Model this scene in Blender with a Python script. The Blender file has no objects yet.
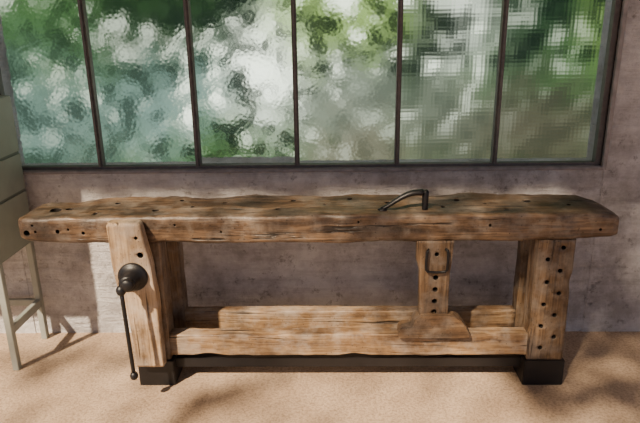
import bpy, bmesh, math, random
from mathutils import Vector, Matrix, noise
random.seed(7)
S = bpy.context.scene
def link(o, parent=None):
    S.collection.objects.link(o)
    if parent: o.parent = parent
    return o
def empty(name):
    e = bpy.data.objects.new(name, None); e.empty_display_size=.1
    return link(e)
def obj_bm(name, bm, mat, parent=None, smooth=False):
    me = bpy.data.meshes.new(name); bmesh.ops.recalc_face_normals(bm, faces=bm.faces[:])
    bm.to_mesh(me); bm.free()
    if smooth:
        for p in me.polygons: p.use_smooth=True
    o = bpy.data.objects.new(name, me)
    if mat: me.materials.append(mat)
    return link(o, parent)

# ---------------------------------------------------------------- materials
def newmat(name):
    m = bpy.data.materials.new(name); m.use_nodes=True
    nt=m.node_tree; nt.nodes.clear()
    out=nt.nodes.new('ShaderNodeOutputMaterial')
    return m, nt, out
def N(nt,t,**kw):
    n=nt.nodes.new(t)
    for k,v in kw.items():
        if k.startswith('i_'): n.inputs[k[2:].replace('_',' ')].default_value=v
        else: setattr(n,k,v)
    return n
def ramp(nt, stops, interp='LINEAR'):
    r=nt.nodes.new('ShaderNodeValToRGB'); cr=r.color_ramp; cr.interpolation=interp
    while len(cr.elements)<len(stops): cr.elements.new(.5)
    for e,(p,c) in zip(cr.elements,stops):
        e.position=p; e.color=(*c,1) if len(c)==3 else c
    return r
def mix(nt,a,b,fac,mode='MIX'):
    m=nt.nodes.new('ShaderNodeMix'); m.data_type='RGBA'; m.blend_type=mode
    for s,v in ((0,fac),(6,a),(7,b)):
        if hasattr(v,'is_output') : nt.links.new(v,m.inputs[s])
        elif s==0: m.inputs[0].default_value=v
        else: m.inputs[s].default_value=(*v,1)
    return m.outputs[2]
def wood(name, axis, dark, mid, light, rough=.55, stain=.6, off=0, crack=.8, pits=.6):
    m,nt,out=newmat(name); L=nt.links.new
    tc=N(nt,'ShaderNodeTexCoord'); mp=N(nt,'ShaderNodeMapping')
    sc=[22,22,22]; sc['xyz'.index(axis)]=1.6
    mp.inputs['Scale'].default_value=sc; mp.inputs['Location'].default_value=(off,off*1.3,off*.7)
    L(tc.outputs['Object'],mp.inputs[0])
    n1=N(nt,'ShaderNodeTexNoise',i_Scale=1.0,i_Detail=8.0,i_Roughness=.66,i_Distortion=1.1); L(mp.outputs[0],n1.inputs['Vector'])
    r1=ramp(nt,[(.30,dark),(.48,mid),(.68,light)]); L(n1.outputs[0],r1.inputs[0])
    mp2=N(nt,'ShaderNodeMapping'); sc2=[150,150,150]; sc2['xyz'.index(axis)]=5
    mp2.inputs['Scale'].default_value=sc2; L(tc.outputs['Object'],mp2.inputs[0])
    n2=N(nt,'ShaderNodeTexNoise',i_Scale=1.0,i_Detail=4.0); L(mp2.outputs[0],n2.inputs['Vector'])
    r2=ramp(nt,[(.3,(.3,.26,.24)),(.58,(1,1,1))]); L(n2.outputs[0],r2.inputs[0])
    c=mix(nt,r1.outputs[0],r2.outputs[0],.6,'MULTIPLY')
    n5=N(nt,'ShaderNodeTexNoise',i_Scale=9.0,i_Detail=6.0,i_Roughness=.7); L(tc.outputs['Object'],n5.inputs['Vector'])
    r5=ramp(nt,[(.44,(0,0,0)),(.62,(.6,.6,.6))]); L(n5.outputs[0],r5.inputs[0])
    grey=tuple((sum(light)/3)*k for k in (1.08,.93,.78))
    c=mix(nt,c,grey,r5.outputs[0])
    n3=N(nt,'ShaderNodeTexNoise',i_Scale=5.0,i_Detail=6.0,i_Roughness=.68); L(tc.outputs['Object'],n3.inputs['Vector'])
    r3=ramp(nt,[(.36,(.16,.12,.1)),(.56,(1,1,1))]); L(n3.outputs[0],r3.inputs[0])
    c=mix(nt,c,r3.outputs[0],stain,'MULTIPLY')
    mp3=N(nt,'ShaderNodeMapping'); sc3=[46,46,46]; sc3['xyz'.index(axis)]=2.2
    mp3.inputs['Scale'].default_value=sc3; mp3.inputs['Location'].default_value=(off*2,off,off*3); L(tc.outputs['Object'],mp3.inputs[0])
    n6=N(nt,'ShaderNodeTexNoise',i_Scale=1.0,i_Detail=3.0,i_Roughness=.5); L(mp3.outputs[0],n6.inputs['Vector'])
    r6=ramp(nt,[(.31,(.06,.045,.04)),(.37,(1,1,1))]); L(n6.outputs[0],r6.inputs[0])
    c=mix(nt,c,r6.outputs[0],crack,'MULTIPLY')
    v=N(nt,'ShaderNodeTexVoronoi',i_Scale=42.0); L(tc.outputs['Object'],v.inputs['Vector'])
    r4=ramp(nt,[(.08,(.1,.07,.05)),(.15,(1,1,1))]); L(v.outputs['Distance'],r4.inputs[0])
    c=mix(nt,c,r4.outputs[0],pits,'MULTIPLY')
    b=N(nt,'ShaderNodeBsdfPrincipled'); L(c,b.inputs['Base Color'])
    b.inputs['Roughness'].default_value=rough
    mx=N(nt,'ShaderNodeMath',operation='ADD'); L(n1.outputs[0],mx.inputs[0]); 
    m2=N(nt,'ShaderNodeMath',operation='MULTIPLY'); L(n2.outputs[0],m2.inputs[0]); m2.inputs[1].default_value=.4
    L(m2.outputs[0],mx.inputs[1])
    m3=N(nt,'ShaderNodeMath',operation='ADD'); L(mx.outputs[0],m3.inputs[0]); L(r6.outputs[0],m3.inputs[1])
    bp=N(nt,'ShaderNodeBump',i_Strength=.7,i_Distance=.007); L(m3.outputs[0],bp.inputs['Height']); L(bp.outputs[0],b.inputs['Normal'])
    L(b.outputs[0],out.inputs[0]); return m
M_slab = wood('old_slab_wood','x',(.024,.014,.008),(.098,.057,.031),(.28,.18,.105),.42,.85,0,.9,.8)
M_woodx= wood('old_oak_rail','x',(.085,.044,.020),(.25,.15,.075),(.48,.33,.185),.55,.65,3)
M_woodf= wood('old_oak_foot','x',(.060,.032,.016),(.19,.112,.056),(.36,.235,.13),.55,.7,6)
M_woodz= wood('old_oak_post','z',(.045,.024,.013),(.155,.093,.047),(.31,.205,.118),.55,.7,5)
M_chop = wood('oak_chop','z',(.16,.10,.055),(.40,.27,.155),(.64,.47,.29),.55,.5,8)

def simple(name,col,rough=.5,metal=0,bump=0,bscale=60,var=.25):
    m,nt,out=newmat(name); L=nt.links.new
    tc=N(nt,'ShaderNodeTexCoord'); n=N(nt,'ShaderNodeTexNoise',i_Scale=float(bscale),i_Detail=6.0); L(tc.outputs['Object'],n.inputs['Vector'])
    r=ramp(nt,[(.3,tuple(x*(1-var) for x in col)),(.7,tuple(min(1,x*(1+var)) for x in col))]); L(n.outputs[0],r.inputs[0])
    b=N(nt,'ShaderNodeBsdfPrincipled'); L(r.outputs[0],b.inputs['Base Color'])
    b.inputs['Roughness'].default_value=rough; b.inputs['Metallic'].default_value=metal
    if bump:
        bp=N(nt,'ShaderNodeBump',i_Strength=bump,i_Distance=.002); L(n.outputs[0],bp.inputs['Height']); L(bp.outputs[0],b.inputs['Normal'])
    L(b.outputs[0],out.inputs[0]); return m
M_iron=simple('black_cast_iron',(.006,.006,.008),.45,.2,.4,90)
M_steel=simple('black_steel_foot',(.008,.007,.008),.5,.1,.1,30)
M_frame=simple('window_steel',(.10,.09,.09),.55,.1,.3,40)
M_sill=simple('sill_paint',(.24,.22,.22),.6,0,.4,30)
M_cab=simple('cabinet_paint',(.24,.27,.23),.45,.1,.1,12,.08)
M_cabd=simple('cabinet_seam_paint',(.10,.12,.10),.5,.1,.1,12,.08)
M_cableg=simple('cabinet_leg_paint',(.28,.30,.27),.45,.1,.1,12,.1)
M_hole=simple('hole_dark',(.01,.007,.005),.9)

def plaster():
    m,nt,out=newmat('plaster'); L=nt.links.new
    tc=N(nt,'ShaderNodeTexCoord')
    n1=N(nt,'ShaderNodeTexNoise',i_Scale=3.2,i_Detail=10.0,i_Roughness=.72); L(tc.outputs['Object'],n1.inputs['Vector'])
    r1=ramp(nt,[(.36,(.44,.42,.42)),(.5,(.70,.68,.69)),(.62,(.90,.89,.89))]); L(n1.outputs[0],r1.inputs[0])
    mp=N(nt,'ShaderNodeMapping'); mp.inputs['Scale'].default_value=(1.5,1,14); L(tc.outputs['Object'],mp.inputs[0])
    n2=N(nt,'ShaderNodeTexNoise',i_Scale=1.5,i_Detail=8.0,i_Roughness=.7); L(mp.outputs[0],n2.inputs['Vector'])
    r2=ramp(nt,[(.36,(.5,.48,.47)),(.5,(1,1,1))]); L(n2.outputs[0],r2.inputs[0])
    c=mix(nt,r1.outputs[0],r2.outputs[0],.35,'MULTIPLY')
    n3=N(nt,'ShaderNodeTexNoise',i_Scale=20.0,i_Detail=9.0,i_Roughness=.78); L(tc.outputs['Object'],n3.inputs['Vector'])
    r3=ramp(nt,[(.34,(.32,.30,.28)),(.44,(1,1,1))]); L(n3.outputs[0],r3.inputs[0])
    c=mix(nt,c,r3.outputs[0],.7,'MULTIPLY')
    b=N(nt,'ShaderNodeBsdfPrincipled',i_Roughness=.9); L(c,b.inputs['Base Color'])
    a=N(nt,'ShaderNodeMath',operation='ADD'); L(n2.outputs[0],a.inputs[0]); L(n3.outputs[0],a.inputs[1])
    bp=N(nt,'ShaderNodeBump',i_Strength=1.0,i_Distance=.03); L(a.outputs[0],bp.inputs['Height']); L(bp.outputs[0],b.inputs['Normal'])
    L(b.outputs[0],out.inputs[0]); return m
M_wall=plaster()
def concrete():
    m,nt,out=newmat('concrete_floor'); L=nt.links.new
    tc=N(nt,'ShaderNodeTexCoord')
    n1=N(nt,'ShaderNodeTexNoise',i_Scale=2.5,i_Detail=9.0,i_Roughness=.68); L(tc.outputs['Object'],n1.inputs['Vector'])
    r1=ramp(nt,[(.32,(.33,.23,.15)),(.68,(.58,.43,.30))]); L(n1.outputs[0],r1.inputs[0])
    n2=N(nt,'ShaderNodeTexNoise',i_Scale=80.0,i_Detail=5.0,i_Roughness=.75); L(tc.outputs['Object'],n2.inputs['Vector'])
    r2=ramp(nt,[(.38,(.38,.34,.31)),(.54,(1,1,1))]); L(n2.outputs[0],r2.inputs[0])
    c=mix(nt,r1.outputs[0],r2.outputs[0],.65,'MULTIPLY')
    b=N(nt,'ShaderNodeBsdfPrincipled',i_Roughness=.6); L(c,b.inputs['Base Color'])
    bp=N(nt,'ShaderNodeBump',i_Strength=.7,i_Distance=.008); L(n2.outputs[0],bp.inputs['Height']); L(bp.outputs[0],b.inputs['Normal'])
    L(b.outputs[0],out.inputs[0]); return m
M_floor=concrete()
def glass(name,kind):
    m,nt,out=newmat(name); L=nt.links.new
    tc=N(nt,'ShaderNodeTexCoord')
    if kind=='hammered':
        v=N(nt,'ShaderNodeTexVoronoi',feature='SMOOTH_F1',i_Scale=60.0); v.inputs['Smoothness'].default_value=.8
        n=N(nt,'ShaderNodeTexNoise',i_Scale=12.0,i_Detail=1.0)
        L(tc.outputs['Object'],v.inputs['Vector']); L(tc.outputs['Object'],n.inputs['Vector'])
        a=N(nt,'ShaderNodeMath',operation='ADD'); L(v.outputs['Distance'],a.inputs[0]); L(n.outputs[0],a.inputs[1]); h=a.outputs[0]; st=.3; dist=.0042; ro=.17
    else:
        w1=N(nt,'ShaderNodeTexWave',bands_direction='X',i_Scale=17.0,i_Distortion=1.2); w2=N(nt,'ShaderNodeTexWave',bands_direction='Z',i_Scale=17.0,i_Distortion=1.2)
        L(tc.outputs['Object'],w1.inputs['Vector']); L(tc.outputs['Object'],w2.inputs['Vector'])
        a=N(nt,'ShaderNodeMath',operation='ADD'); L(w1.outputs['Fac'],a.inputs[0]); L(w2.outputs['Fac'],a.inputs[1]); h=a.outputs[0]; st=.3; dist=.0008; ro=.17
    bp=N(nt,'ShaderNodeBump',i_Strength=st,i_Distance=dist); L(h,bp.inputs['Height'])
    g=N(nt,'ShaderNodeBsdfGlass',i_Roughness=ro,i_IOR=1.25); g.inputs['Color'].default_value=(.95,.97,.96,1)
    L(bp.outputs[0],g.inputs['Normal']); L(g.outputs[0],out.inputs[0]); return m
M_gl_h=glass('hammered_glass','hammered'); M_gl_r=glass('cross_reeded_glass','reeded')

# ---------------------------------------------------------------- geometry helpers
def add_box(bm,x0,x1,y0,y1,z0,z1):
    vs=[bm.verts.new(p) for p in ((x0,y0,z0),(x1,y0,z0),(x1,y1,z0),(x0,y1,z0),(x0,y0,z1),(x1,y0,z1),(x1,y1,z1),(x0,y1,z1))]
    for f in ((0,3,2,1),(4,5,6,7),(0,1,5,4),(1,2,6,5),(2,3,7,6),(3,0,4,7)): bm.faces.new([vs[i] for i in f])
    return vs
def box(name,b,mat,parent=None,bev=0):
    bm=bmesh.new(); add_box(bm,*b)
    if bev: bmesh.ops.bevel(bm,geom=bm.edges[:],offset=bev,segments=2,affect='EDGES')
    return obj_bm(name,bm,mat,parent)
def rough_loft(name, stations, axis, mat, parent=None, r=.008, amp=.003, freq=9, seed=0, nside=6, bites=()):
    bm=bmesh.new(); rings=[]
    for (t,a0,a1,b0,b1) in stations:
        ring=[]; rr=min(r,(a1-a0)*.45,(b1-b0)*.45)
        cs=[(a0+rr,b0+rr,180),(a1-rr,b0+rr,270),(a1-rr,b1-rr,0),(a0+rr,b1-rr,90)]
        pts=[]
        for ci,(ca,cb,an) in enumerate(cs):
            for k in range(4):
                th=math.radians(an+90*k/3); pts.append((ca+rr*math.cos(th),cb+rr*math.sin(th)))
            na,nb,nan=cs[(ci+1)%4]
            th=math.radians(nan); q=(na+rr*math.cos(th),nb+rr*math.sin(th)); p=pts[-1]
            for k in range(1,nside): pts.append((p[0]+(q[0]-p[0])*k/nside,p[1]+(q[1]-p[1])*k/nside))
        cen=Vector((t,(a0+a1)/2,(b0+b1)/2)) if axis=='x' else Vector(((a0+a1)/2,(b0+b1)/2,t))
        for a,b in pts:
            p=Vector((t,a,b)) if axis=='x' else Vector((a,b,t))
            n=noise.noise_vector(p*freq+Vector((seed,seed*2,0)))*amp + noise.noise_vector(p*freq*4+Vector((seed,0,5)))*amp*.4
            if axis=='x': n.x*=.3
            else: n.z*=.3
            for bc,br,bd in bites:      # worn hollows
                q=(p-Vector(bc)).length/br
                if q<1: n+= (cen-p).normalized()*bd*(1-q*q)**2
            ring.append(bm.verts.new(p+n))
        rings.append(ring)
    m=len(rings[0])
    for i in range(len(rings)-1):
        for j in range(m):
            bm.faces.new((rings[i][j],rings[i][(j+1)%m],rings[i+1][(j+1)%m],rings[i+1][j]))
    bm.faces.new(rings[0]); bm.faces.new(rings[-1][::-1])
    o=obj_bm(name,bm,mat,parent,True)
    for p in o.data.polygons:
        if len(p.vertices)>4: p.use_smooth=False
    return o
def interp(keys,n):
    t0,t1=keys[0][0],keys[-1][0]; out=[]
    ts=sorted(set([t0+(t1-t0)*i/n for i in range(n+1)]+[k[0] for k in keys]))
    for t in ts:
        for a,b in zip(keys,keys[1:]):
            if a[0]<=t<=b[0]+1e-9:
                f=(t-a[0])/(b[0]-a[0]); out.append(tuple([t]+[a[i]+(b[i]-a[i])*f for i in range(1,5)])); break
    return out
def beam(name,axis,x0,x1,y0,y1,z0,z1,mat,parent=None,r=.006,amp=.003,seed=0,n=40,bites=()):
    k=[(x0,y0,y1,z0,z1),(x1,y0,y1,z0,z1)] if axis=='x' else [(z0,x0,x1,y0,y1),(z1,x0,x1,y0,y1)]
    return rough_loft(name,interp(k,n),axis,mat,parent,r,amp,9,seed,bites=bites)
def cyl_bm(bm,c,r,h,axis='y',seg=20,r2=None):
    M=Matrix.Translation(c)
    if axis=='y': M=M@Matrix.Rotation(math.pi/2,4,'X')
    if axis=='x': M=M@Matrix.Rotation(math.pi/2,4,'Y')
    bmesh.ops.create_cone(bm,cap_ends=True,segments=seg,radius1=r,radius2=r if r2 is None else r2,depth=h,matrix=M)
def drill(o,holes):
    bm=bmesh.new()
    for c,r,h,ax in holes: cyl_bm(bm,Vector(c),r,h,ax,14)
    cut=obj_bm('cutter',bm,M_hole)
    md=o.modifiers.new('b','BOOLEAN'); md.operation='DIFFERENCE'; md.object=cut; md.solver='EXACT'
    try: md.material_mode='TRANSFER'
    except: pass
    dg=bpy.context.evaluated_depsgraph_get(); me=bpy.data.meshes.new_from_object(o.evaluated_get(dg))
    o.modifiers.clear(); o.data=me; bpy.data.objects.remove(cut)
def tube(name,pts,radii,mat,parent=None,seg=14,flat=1.0):
    bm=bmesh.new(); rings=[]; pts=[Vector(p) for p in pts]
    up=Vector((0,1,0))
    for i,p in enumerate(pts):
        d=(pts[min(i+1,len(pts)-1)]-pts[max(i-1,0)]).normalized()
        ref=up if abs(d.dot(up))<.9 else Vector((1,0,0))
        s=d.cross(ref).normalized(); u=s.cross(d).normalized()
        rings.append([bm.verts.new(p+(s*math.cos(a)+u*math.sin(a)*flat)*radii[i]) for a in [2*math.pi*k/seg for k in range(seg)]])
    for a,b in zip(rings,rings[1:]):
        for j in range(seg): bm.faces.new((a[j],a[(j+1)%seg],b[(j+1)%seg],b[j]))
    bm.faces.new(rings[0]); bm.faces.new(rings[-1])
    return obj_bm(name,bm,mat,parent,True)
def lathe(name,c,prof,axis,mat,parent=None,seg=32):
    bm=bmesh.new(); rings=[]
    for d,r in prof:
        ring=[]
        for k in range(seg):
            a=2*math.pi*k/seg
            if axis=='y': p=(r*math.cos(a),d,r*math.sin(a))
            else: p=(r*math.cos(a),r*math.sin(a),d)
            ring.append(bm.verts.new(Vector(c)+Vector(p)))
        rings.append(ring)
    for a,b in zip(rings,rings[1:]):
        for j in range(seg): bm.faces.new((a[j],a[(j+1)%seg],b[(j+1)%seg],b[j]))
    bm.faces.new(rings[0]); bm.faces.new(rings[-1])
    return obj_bm(name,bm,mat,parent,True)

# ---------------------------------------------------------------- room
YW=.472; WX0,WX1=-1.53,1.335; WZ0,WZ1=.885,2.35
box('floor',(-4.5,4.5,-5,YW+.0,-.1,0),M_floor)
bm=bmesh.new()
def grid_wall(bm,x0,x1,z0,z1,y,step=.04,amp=.004):
    nx=max(1,int((x1-x0)/step)); nz=max(1,int((z1-z0)/step)); V={}
    for i in range(nx+1):
        for j in range(nz+1):
            x=x0+(x1-x0)*i/nx; z=z0+(z1-z0)*j/nz
            V[i,j]=bm.verts.new((x,y+noise.noise(Vector((x*6,z*9,1)))*amp*(0 if (i in(0,nx) or j in (0,nz)) else 1),z))
    for i in range(nx):
        for j in range(nz): bm.faces.new((V[i,j],V[i+1,j],V[i+1,j+1],V[i,j+1]))
grid_wall(bm,WX0,WX1,0,WZ0,YW)
add_box(bm,WX0,WX1,YW+.008,YW+.22,-.1,WZ0-.001)
add_box(bm,-4.5,WX0,YW-.004,YW+.22,-.1,2.7)
add_box(bm,WX1+.015,4.5,YW-.003,YW+.22,-.1,2.7)
add_box(bm,WX0,WX1+.015,YW,YW+.22,WZ1,2.7)
add_box(bm,WX1,WX1+.015,YW+.0,YW+.22,-.1,WZ1)
obj_bm('wall_back',bm,M_wall)
box('ceiling',(-4.5,4.5,-1.13,YW+.22,2.7,2.8),M_wall)

# window
win=empty('window_1'); GY=YW+.03
bm=bmesh.new()
add_box(bm,WX0,WX1,YW+.012,YW+.055,WZ0,WZ0+.016)
add_box(bm,WX0,WX1,YW+.012,YW+.055,WZ1-.03,WZ1)
add_box(bm,WX0,WX0+.025,YW+.012,YW+.055,WZ0+.016,WZ1-.03)
add_box(bm,WX1-.025,WX1,YW+.012,YW+.055,WZ0+.016,WZ1-.03)
obj_bm('frame',bm,M_frame,win)
MX=[-1.072,-.597,-.116,.364,.830]
for i,x in enumerate(MX):
    bm=bmesh.new(); add_box(bm,x-.011,x+.011,YW+.008,YW+.05,WZ0+.016,WZ1-.03)
    add_box(bm,x-.004,x+.004,YW-.006,YW+.008,WZ0+.016,WZ1-.03)
    obj_bm('mullion_%d'%(i+1),bm,M_frame,win)
xs=[WX0+.025]+MX+[WX1-.025]
for i in range(6):
    a=xs[i]+(.011 if i else 0); b=xs[i+1]-(.011 if i<5 else 0)
    bm=bmesh.new(); vs=[bm.verts.new(p) for p in ((a,GY,WZ0+.016),(b,GY,WZ0+.016),(b,GY,WZ1-.03),(a,GY,WZ1-.03))]; bm.faces.new(vs)
    o=obj_bm('glass_pane_%d'%(i+1),bm,M_gl_r if i>=4 else M_gl_h,win)
bm=bmesh.new(); add_box(bm,WX0-.01,WX1+.015,YW-.018,YW+.03,WZ0-.014,WZ0+.002)
bmesh.ops.bevel(bm,geom=bm.edges[:],offset=.004,segments=2,affect='EDGES')
obj_bm('sill',bm,M_sill,win)
bm=bmesh.new(); add_box(bm,WX1+.0,WX1+.018,YW-.02,YW+.06,WZ0-.014,WZ1)
obj_bm('side_plate',bm,M_sill,win)

# ---------------------------------------------------------------- glowing garden backdrop behind the glass
def garden():
    bm=bmesh.new(); nx,nz=220,110; X0,X1,Z0,Z1=-5,5,-.1,4.6; V={}
    for i in range(nx+1):
        for j in range(nz+1):
            x=X0+(X1-X0)*i/nx; z=Z0+(Z1-Z0)*j/nz
            y=2.9+.25*noise.noise(Vector((x*1.5,z*1.5,0)))
            V[i,j]=bm.verts.new((x,y,z))
    for i in range(nx):
        for j in range(nz): bm.faces.new((V[i,j],V[i+1,j],V[i+1,j+1],V[i,j+1]))
    o=obj_bm('garden_glow_backdrop',bm,None)  # self-lit sheet; the garden's daylight is put into its vertex colours
    ca=o.data.color_attributes.new('col','FLOAT_COLOR','POINT')
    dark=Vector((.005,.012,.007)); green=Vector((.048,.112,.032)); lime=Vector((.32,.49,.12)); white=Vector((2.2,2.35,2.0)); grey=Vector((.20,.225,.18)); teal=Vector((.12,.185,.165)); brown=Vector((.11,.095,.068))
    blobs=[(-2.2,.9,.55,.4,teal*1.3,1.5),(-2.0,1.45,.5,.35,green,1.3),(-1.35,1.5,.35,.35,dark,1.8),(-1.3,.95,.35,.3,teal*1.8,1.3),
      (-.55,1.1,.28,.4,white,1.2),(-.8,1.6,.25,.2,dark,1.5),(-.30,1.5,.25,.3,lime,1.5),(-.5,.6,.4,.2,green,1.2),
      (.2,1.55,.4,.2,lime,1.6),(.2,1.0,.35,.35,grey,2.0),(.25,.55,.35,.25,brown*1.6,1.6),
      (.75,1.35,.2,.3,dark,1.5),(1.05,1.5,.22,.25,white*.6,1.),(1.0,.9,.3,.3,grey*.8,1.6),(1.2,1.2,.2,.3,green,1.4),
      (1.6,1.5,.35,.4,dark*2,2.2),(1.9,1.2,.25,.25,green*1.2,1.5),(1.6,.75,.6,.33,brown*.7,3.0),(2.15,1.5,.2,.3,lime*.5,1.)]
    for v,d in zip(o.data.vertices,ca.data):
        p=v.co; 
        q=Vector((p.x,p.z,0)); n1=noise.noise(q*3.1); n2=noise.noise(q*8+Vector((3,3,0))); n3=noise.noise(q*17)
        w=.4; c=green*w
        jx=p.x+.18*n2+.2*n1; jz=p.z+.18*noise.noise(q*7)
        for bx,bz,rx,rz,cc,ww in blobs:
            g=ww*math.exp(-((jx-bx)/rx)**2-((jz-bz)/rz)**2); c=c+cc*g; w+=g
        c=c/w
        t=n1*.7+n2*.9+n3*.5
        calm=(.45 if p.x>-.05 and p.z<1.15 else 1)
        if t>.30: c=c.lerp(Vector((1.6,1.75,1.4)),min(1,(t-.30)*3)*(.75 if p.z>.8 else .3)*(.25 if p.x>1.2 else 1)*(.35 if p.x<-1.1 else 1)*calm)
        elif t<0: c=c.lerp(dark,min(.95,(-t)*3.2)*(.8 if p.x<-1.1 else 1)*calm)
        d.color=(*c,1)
    m,nt,out=newmat('garden_glow_mat'); L=nt.links.new
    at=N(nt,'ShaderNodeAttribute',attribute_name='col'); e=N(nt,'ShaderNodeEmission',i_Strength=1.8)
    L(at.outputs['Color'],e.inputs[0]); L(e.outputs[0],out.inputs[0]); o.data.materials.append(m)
garden()

# ---------------------------------------------------------------- workbench
wb=empty('workbench')
keys=[(-1.272,.03,.15,.715,.775),(-1.262,.008,.19,.704,.790),(-1.24,-.006,.215,.70,.797),(-1.18,-.012,.25,.693,.801),(-1.05,-.012,.285,.688,.803),(-.6,-.012,.30,.684,.805),
      (0,-.012,.30,.683,.806),(.6,-.010,.305,.683,.806),(1.0,-.010,.30,.69,.805),(1.14,-.010,.285,.697,.800),(1.20,-.008,.235,.700,.792),(1.225,0,.19,.703,.782),(1.235,.02,.15,.712,.768)]
bites=[((-1.10,.25,.80),.12,.016),((-.35,-.01,.81),.13,.012),((.02,-.01,.80),.09,.010),((.72,-.01,.81),.12,.010),((-.95,.0,.81),.07,.010),((.3,-.01,.68),.1,.008),((-.6,-.01,.68),.12,.009),((1.05,-.01,.81),.08,.008),((.5,.3,.81),.2,.012),((-.5,.3,.81),.2,.010)]
slab=rough_loft('slab_top',interp(keys,190),'x',M_slab,wb,.016,.007,7,2,12,bites)
holes=[]
for x,z,r in ((-1.225,.735,.013),(-1.185,.742,.006),(-1.195,.770,.005),(-1.09,.744,.009),(-1.045,.752,.005),(-.985,.735,.007),(-.60,.768,.005),(-.41,.735,.0045),(.16,.775,.0045),(.70,.755,.006),(1.15,.735,.006)):
    holes.append(((x,-.0,z),r,.06,'y'))
for x,y,r in ((-1.14,.1,.024),(-1.09,.125,.016),(-.95,.05,.009),(-.90,.19,.012),(-.70,.08,.015),(-.62,.22,.010),(-.55,.12,.008),(-.42,.17,.012),(-.18,.09,.009),(-.12,.2,.012),(.02,.14,.007),(.13,.22,.012),(.30,.17,.016),(.52,.09,.009),(.60,.2,.013),(.71,.14,.008),(.78,.06,.010),(.90,.17,.014),(1.06,.12,.010)):
    holes.append(((x,y,.80),r,.09,'z'))
drill(slab,holes)
LX0,LX1,RX0,RX1=-.812,-.675,.905,1.062
FY=(0,.10); BY=(.215,.295)
beam('leg_front_left','z',LX0,LX1,*FY,.12,.69,M_woodz,wb,seed=1)
lr=beam('leg_front_right','z',RX0,RX1,-.004,.10,.12,.69,M_woodz,wb,seed=2,bites=[((RX0,0,.3),.06,.008),((RX1,0,.5),.05,.007)])
hl=[]
for i in range(10):
    z=.655-i*.052; x=(.955 if i%2 else 1.01)+.004*math.sin(i*5)
    hl.append(((x,0,z),.0095,.07,'y'))
drill(lr,hl)
beam('leg_back_left','z',LX0+.02,LX1+.02,*BY,.12,.69,M_woodz,wb,seed=3)
beam('leg_back_right','z',RX0+.01,RX1-.01,*BY,.12,.69,M_woodz,wb,seed=4)
sb=[((-.25,.0,.25),.10,.009),((.15,.0,.14),.08,.008),((.75,0,.25),.07,.008),((-.5,0,.14),.09,.008)]
beam('stretcher_front','x',LX1-.005,RX0+.005,.008,.075,.142,.246,M_woodx,wb,seed=5,n=90,amp=.004,bites=sb)
beam('stretcher_back','x',LX1+.0,RX0+.01,.225,.285,.15,.248,M_woodx,wb,seed=6,n=80,amp=.004)
beam('stretcher_left','z',LX0+.04,LX1-.04,.09,.22,.16,.245,M_woodx,wb,seed=7,n=6)
beam('stretcher_right','z',RX0+.04,RX1-.04,.09,.22,.16,.245,M_woodx,wb,seed=8,n=6)
for nm,a,b in (('steel_foot_left',LX0-.012,LX1+.012),('steel_foot_right',RX0-.01,RX1+.01)):
    box(nm,(a,b,-.012,.31,0,.126),M_steel,wb,.003)
box('steel_rail',(LX1+.01,RX0-.005,.035,.085,.066,.112),M_steel,wb,.002)
ck=[(.128,-.812,-.690,-.062,-.012),(.26,-.815,-.688,-.066,-.012),(.40,-.825,-.688,-.070,-.014),(.50,-.848,-.690,-.072,-.014),(.60,-.860,-.697,-.074,-.016),(.70,-.862,-.712,-.076,-.018),(.785,-.864,-.724,-.076,-.02),(.798,-.858,-.732,-.070,-.024)]
chop=rough_loft('vise_chop',interp(ck,60),'z',M_chop,wb,.01,.003,8,11)
drill(chop,[((-.735,-.06,.66),.013,.05,'y'),((-.745,-.06,.735),.007,.05,'y')])
HX,HZ=-.775,.565
lathe('vise_flange',(HX,0,HZ),[(-.070,.062),(-.082,.062),(-.088,.056),(-.090,.044),(-.115,.040),(-.120,.036),(-.150,.036),(-.158,.030),(-.162,.012)],'y',M_iron,wb)
lathe('vise_screw_boss',(HX+.006,0,HZ+.004),[(-.150,.026),(-.175,.026),(-.182,.020),(-.184,.004)],'y',M_iron,wb)
hy=-.166
a=Vector((HX-.022,hy,HZ-.02)); b=Vector((HX-.012,hy-.0,.152))
tube('vise_handle',[a.lerp(b,i/8) for i in range(9)],[.0085]*9,M_iron,wb)
for nm,c,r in (('handle_knob_top',a,.020),('handle_knob_bottom',b,.017)):
    bm=bmesh.new(); bmesh.ops.create_uvsphere(bm,u_segments=20,v_segments=14,radius=r,matrix=Matrix.Translation(c)@Matrix.Scale(1.15,4,(0,0,1))); obj_bm(nm,bm,M_iron,wb,True)
dk=[(.30,.425,.546,-.008,.04),(.55,.420,.548,-.008,.04),(.60,.405,.552,-.008,.04),(.69,.402,.556,-.008,.04)]
dm=rough_loft('sliding_deadman',interp(dk,30),'z',M_woodz,wb,.005,.002,9,14)
drill(dm,[((.487,-.0,z),.011,.04,'y') for z in (.525,.47,.415,.365)]+[((.487,-.0,.63),.009,.04,'y')])
prof=[(.338,.240),(.338,.275),(.348,.292),(.395,.300),(.405,.332),(.425,.350),(.44,.356),(.535,.356),(.57,.350),(.605,.325),(.63,.290),(.645,.262),(.648,.240)]
bm=bmesh.new(); f=[bm.verts.new((x,-.022,z)) for x,z in prof]; fc=bm.faces.new(f)
ex=bmesh.ops.extrude_face_region(bm,geom=[fc]); bmesh.ops.translate(bm,verts=[v for v in ex['geom'] if isinstance(v,bmesh.types.BMVert)],vec=(0,.075,0))
bmesh.ops.bevel(bm,geom=bm.edges[:],offset=.004,segments=2,affect='EDGES')
obj_bm('deadman_foot',bm,M_woodf,wb)
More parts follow.
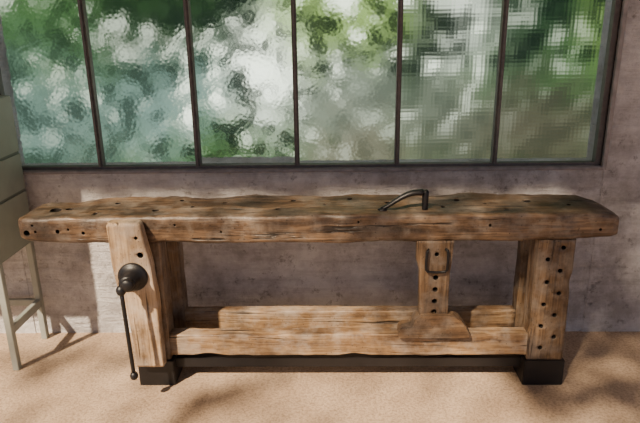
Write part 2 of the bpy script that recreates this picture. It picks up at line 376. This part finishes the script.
# forged bracket on the deadman : squared U with turned-in top ends
lp=[(.452,-.004,.652),(.447,-.020,.652),(.444,-.022,.645),(.442,-.022,.60),(.443,-.022,.566),(.450,-.022,.557),(.487,-.022,.554),(.524,-.022,.557),(.531,-.022,.566),(.532,-.022,.60),(.531,-.022,.645),(.528,-.020,.652),(.523,-.004,.652)]
tube('iron_bracket',lp,[.0058]*len(lp),M_iron,wb,10)

# holdfast
pts=[]; rad=[]
for i in range(15):
    t=i/14; x=.258+.172*t; z=.811+.068*math.sin(min(1,t*1.15)*math.pi/2)**1.3
    pts.append((x,.055+.01*t,z)); rad.append(.0075+.0065*t)
hf=empty('bench_holdfast')
tube('arm',pts,rad,M_iron,hf,14,1.4)
tube('shank',[(.438,.065,.888),(.441,.065,.880),(.441,.065,.85),(.441,.065,.808),(.441,.065,.76)],[.010,.014,.0135,.013,.012],M_iron,hf)
lathe('pad',(.262,.055,0),[(.803,.020),(.809,.020),(.815,.011)],'z',M_iron,hf)

# ---------------------------------------------------------------- metal cabinet
cab=empty('metal_cabinet'); CX0,CX1,CY0,CY1=-2.05,-1.435,.10,.44
box('lower_body',(CX0,CX1,CY0,CY1,.54,.802),M_cab,cab,.005)
box('middle_body',(CX0,CX1,CY0,CY1,.806,.986),M_cab,cab,.005)
box('upper_body',(CX0,CX1,CY0,CY1,.990,1.255),M_cab,cab,.005)
box('core',(CX0+.02,CX1-.004,CY0+.01,CY1-.006,.56,1.24),M_cabd,cab)
for i,(x,y) in enumerate(((CX0+.01,CY0+.01),(CX1-.035,CY0+.01),(CX0+.01,CY1-.035),(CX1-.035,CY1-.035))):
    box('leg_%d'%(i+1),(x,x+.03,y,y+.03,0,.545),M_cableg,cab,.002)
box('side_rail_right',(CX1-.032,CX1-.008,CY0+.03,CY1-.03,.185,.228),M_cableg,cab,.002)
box('side_rail_left',(CX0+.012,CX0+.032,CY0+.03,CY1-.03,.19,.225),M_cableg,cab,.002)
box('rear_rail',(CX0+.03,CX1-.03,CY1-.032,CY1-.012,.19,.225),M_cableg,cab,.002)
for i,z in enumerate((.67,.90,1.12)):
    box('drawer_front_%d'%(i+1),(CX0+.03,CX1-.03,CY0-.008,CY0+.01,z-.07,z+.07),M_cab,cab,.003)
    box('drawer_pull_%d'%(i+1),(-1.80,-1.68,CY0-.03,CY0-.006,z-.008,z+.008),M_frame,cab,.003)

# ---------------------------------------------------------------- light
az,el=math.radians(35),math.radians(45)
d=Vector((math.sin(az)*math.cos(el),math.cos(az)*math.cos(el),-math.sin(el)))
# tree added out of view, leaves set along sun rays to shape the dapples
M_leaf=simple('leaf_green',(.05,.10,.03),.6,0,0,5)
M_bark=simple('bark',(.08,.06,.04),.9,0,.6,20)
gobo=empty('leaf_gobo'); bm=bmesh.new()
rnd=random.Random(3)
def sm(a,b,x):
    t=max(0,min(1,(x-a)/(b-a))); return t*t*(3-2*t)
for k in range(9500):
    tx=rnd.uniform(-2.6,3.4); tz=rnd.uniform(-1.8,2.2)
    n=noise.noise(Vector((tx*1.3+4,tz*1.9,3)))
    dens=.05+max(0,n+.05)*1.1
    dens*= .3+.7*sm(-.6,.3,tx)
    dens+= .6*sm(.6,1.2,tx)*(1 if tz>-.15 else .6)
    if tz>.62: dens+=.22*sm(-1.0,-.5,tx)
    if rnd.random()>dens: continue
    p=Vector((tx,0,tz))-d*rnd.uniform(4.4,5.8)
    if p.z<1.9: continue
    s=rnd.uniform(.05,.085)
    M=Matrix.Translation(p)@Matrix.Rotation(rnd.uniform(0,6.3),4,'Z')@Matrix.Rotation(rnd.uniform(-1,1),4,'X')@Matrix.Rotation(rnd.uniform(-1,1),4,'Y')
    vs=[bm.verts.new(M@Vector(q)*1) for q in ((-s,0,0),(-.3*s,-.5*s,0.1*s),(.5*s,-.42*s,.1*s),(s*1.1,0,0),(.5*s,.42*s,.1*s),(-.3*s,.5*s,.1*s))]
    bm.faces.new(vs)
obj_bm('gobo_leaves',bm,M_leaf,gobo)
tube('gobo_trunk',[(-4.6,-7.4,0),(-4.5,-7.2,1.5),(-4.2,-6.6,3),(-3.6,-5.8,4.2),(-2.8,-5.0,5)],[.2,.16,.13,.08,.03],M_bark,gobo)

sd=bpy.data.lights.new('sun','SUN'); sd.energy=12.5; sd.angle=math.radians(1.7); sd.color=(1,.80,.57)
so=link(bpy.data.objects.new('sun',sd)); 
so.rotation_euler=d.to_track_quat('-Z','Y').to_euler(); so.location=(-3,-4,5)
w=bpy.data.worlds.new('world'); S.world=w; w.use_nodes=True
bg=w.node_tree.nodes['Background']; bg.inputs[0].default_value=(.84,.82,1,1); bg.inputs[1].default_value=.40

cd=bpy.data.cameras.new('camera'); cd.lens=33.75; cd.sensor_width=36; co=link(bpy.data.objects.new('camera',cd))
R=Matrix.Rotation(math.radians(1.3),4,'Z')@Matrix.Rotation(math.radians(90-17.8),4,'X')@Matrix.Rotation(math.radians(-.8),4,'Z')
co.matrix_world=Matrix.Translation((.055,-2.345,1.572))@R
S.camera=co
